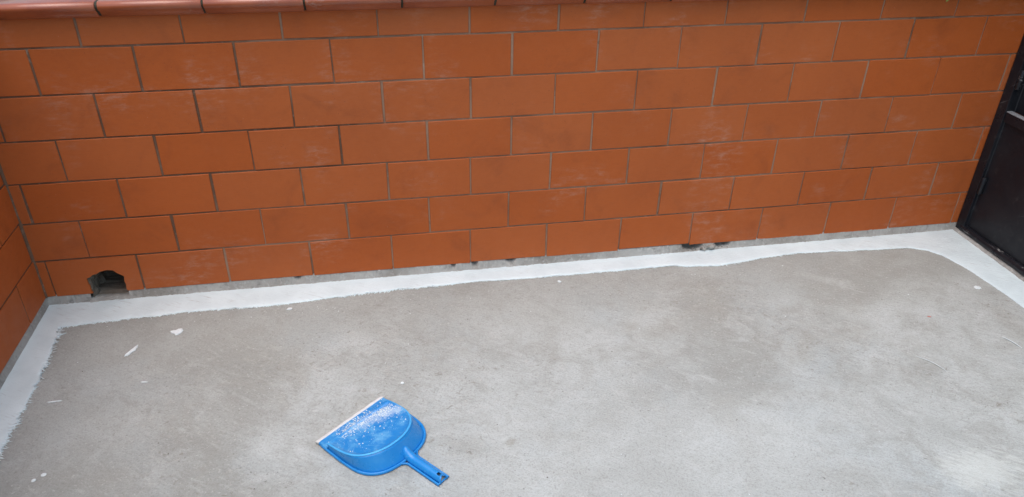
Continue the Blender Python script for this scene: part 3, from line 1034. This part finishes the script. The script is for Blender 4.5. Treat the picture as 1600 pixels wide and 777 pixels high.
flake('paint_flake', wob(.0050, .0050, 12, .6, 17), (1.137, -0.602), R(0), .002, 'small white paint dot behind the dustpan')
flake('plastic_scrap', wob(.0065, .0030, 12, .8, 21), (2.945, -0.547), R(-15), .002, 'small red scrap lying on the concrete near the gate', 'red', 'scrap')
def bristle(pts, w, label):
    bm = bmesh.new()
    rows = []
    for i, (x, y) in enumerate(pts):
        a, b = pts[max(0, i - 1)], pts[min(len(pts) - 1, i + 1)]
        t = Vector((b[0] - a[0], b[1] - a[1])).normalized(); q = Vector((-t.y, t.x))
        ww = w * (0.35 + .65 * math.sin(math.pi * (i + .5) / len(pts)))
        rows.append([(x + q.x * ww * c, y + q.y * ww * c, .0006 + ww * s) for c, s in ((1, 0), (.7, .7), (0, 1), (-.7, .7), (-1, 0), (0, -.3), (1, 0))])
    sheet(bm, rows)
    return tag(obj('brush_bristle', bm, M['chip'], None, True), label, 'bristle', 'bristles shed on the floor')
def arc(x0, y0, x1, y1, bend, n=12):
    d = Vector((x1 - x0, y1 - y0)); q = Vector((-d.y, d.x))
    return [(x0 + d.x * f + q.x * bend * math.sin(math.pi * f), y0 + d.y * f + q.y * bend * math.sin(math.pi * f)) for f in [i / (n - 1) for i in range(n)]]
bristle(arc(2.762, -0.735, 2.813, -0.822, .10), .0011, 'thin curved white bristle on the concrete at lower right')
bristle(arc(3.115, -0.690, 3.135, -0.755, .06), .0017, 'short thick white bristle at the right edge below the band')

bm, bm2 = bmesh.new(), bmesh.new()
for i in range(260):
    x, y = rnd.uniform(0.05, 3.3), -0.12 - rnd.random() ** 1.1 * 1.5
    if 0.85 < x < 1.28 and -1.05 < y < -0.62: continue
    if rnd.random() < .6: bit(bm, (x, y, -.0004), .0006 + .0019 * rnd.random() ** 3, i, .5)
    else: bit(bm2, (x, y, -.0004), .0006 + .0020 * rnd.random() ** 2.5, i, .5)
for i in range(60):                                  # crumbs along the band
    x = rnd.uniform(0.1, 2.6)
    bit(bm, (x, -0.14 - abs(rnd.gauss(0, .03)), 0), .0006 + .0018 * rnd.random() ** 2, i + 900, .5)
tag(obj('paint_specks', bm, M['chip']), 'tiny white paint specks strewn over the concrete floor', 'specks', kind='stuff')
tag(obj('grit', bm2, M['grit']), 'tiny dark grit strewn over the concrete floor', 'grit', kind='stuff')

# ------------------------------------------------------------------ weed on the coping, its tip hanging over the edge
weed = empty('weed', (3.06, 0.02, Z_COP + .04), 'small yellow green weed hanging over the wall top near the gate', 'weed')
path = [(3.06, 0.02, 1.012), (3.058, -0.02, 1.035), (3.052, -0.055, 1.025), (3.045, -0.068, 0.995), (3.040, -0.064, 0.972)]
bm = bmesh.new()
rows = []
for p in path:
    rows.append([(p[0] + .0016 * math.cos(a), p[1] + .0016 * math.sin(a), p[2] + .0008 * math.sin(a)) for a in [R(60 * i) for i in range(7)]])
sheet(bm, rows)
obj('stem', bm, M['leaf'], weed, True)
for i, (p, d, L) in enumerate((((3.040, -.064, .974), (-.15, -.15, -1), .026), ((3.045, -.068, .99), (.7, -.4, -.5), .03), ((3.048, -.062, 1.01), (-.8, -.4, .1), .03), ((3.056, -.03, 1.035), (.6, -.3, .7), .03), ((3.058, 0, 1.03), (-.6, .1, .8), .026))):
    d = Vector(d).normalized(); s = d.cross(Vector((0, 1, .3))).normalized(); n = d.cross(s)
    bm = bmesh.new()
    rows = []
    for f, w in ((0, .05), (.25, .75), (.5, 1), (.75, .7), (1, .05)):
        c = Vector(p) + d * L * f + n * (.004 * math.sin(3 * f))
        rows.append([c + s * L * .28 * w * k + n * abs(k) * .003 for k in (-1, 0, 1)])
    sheet(bm, rows)
    obj('leaf', bm, M['leaf'], weed, True)
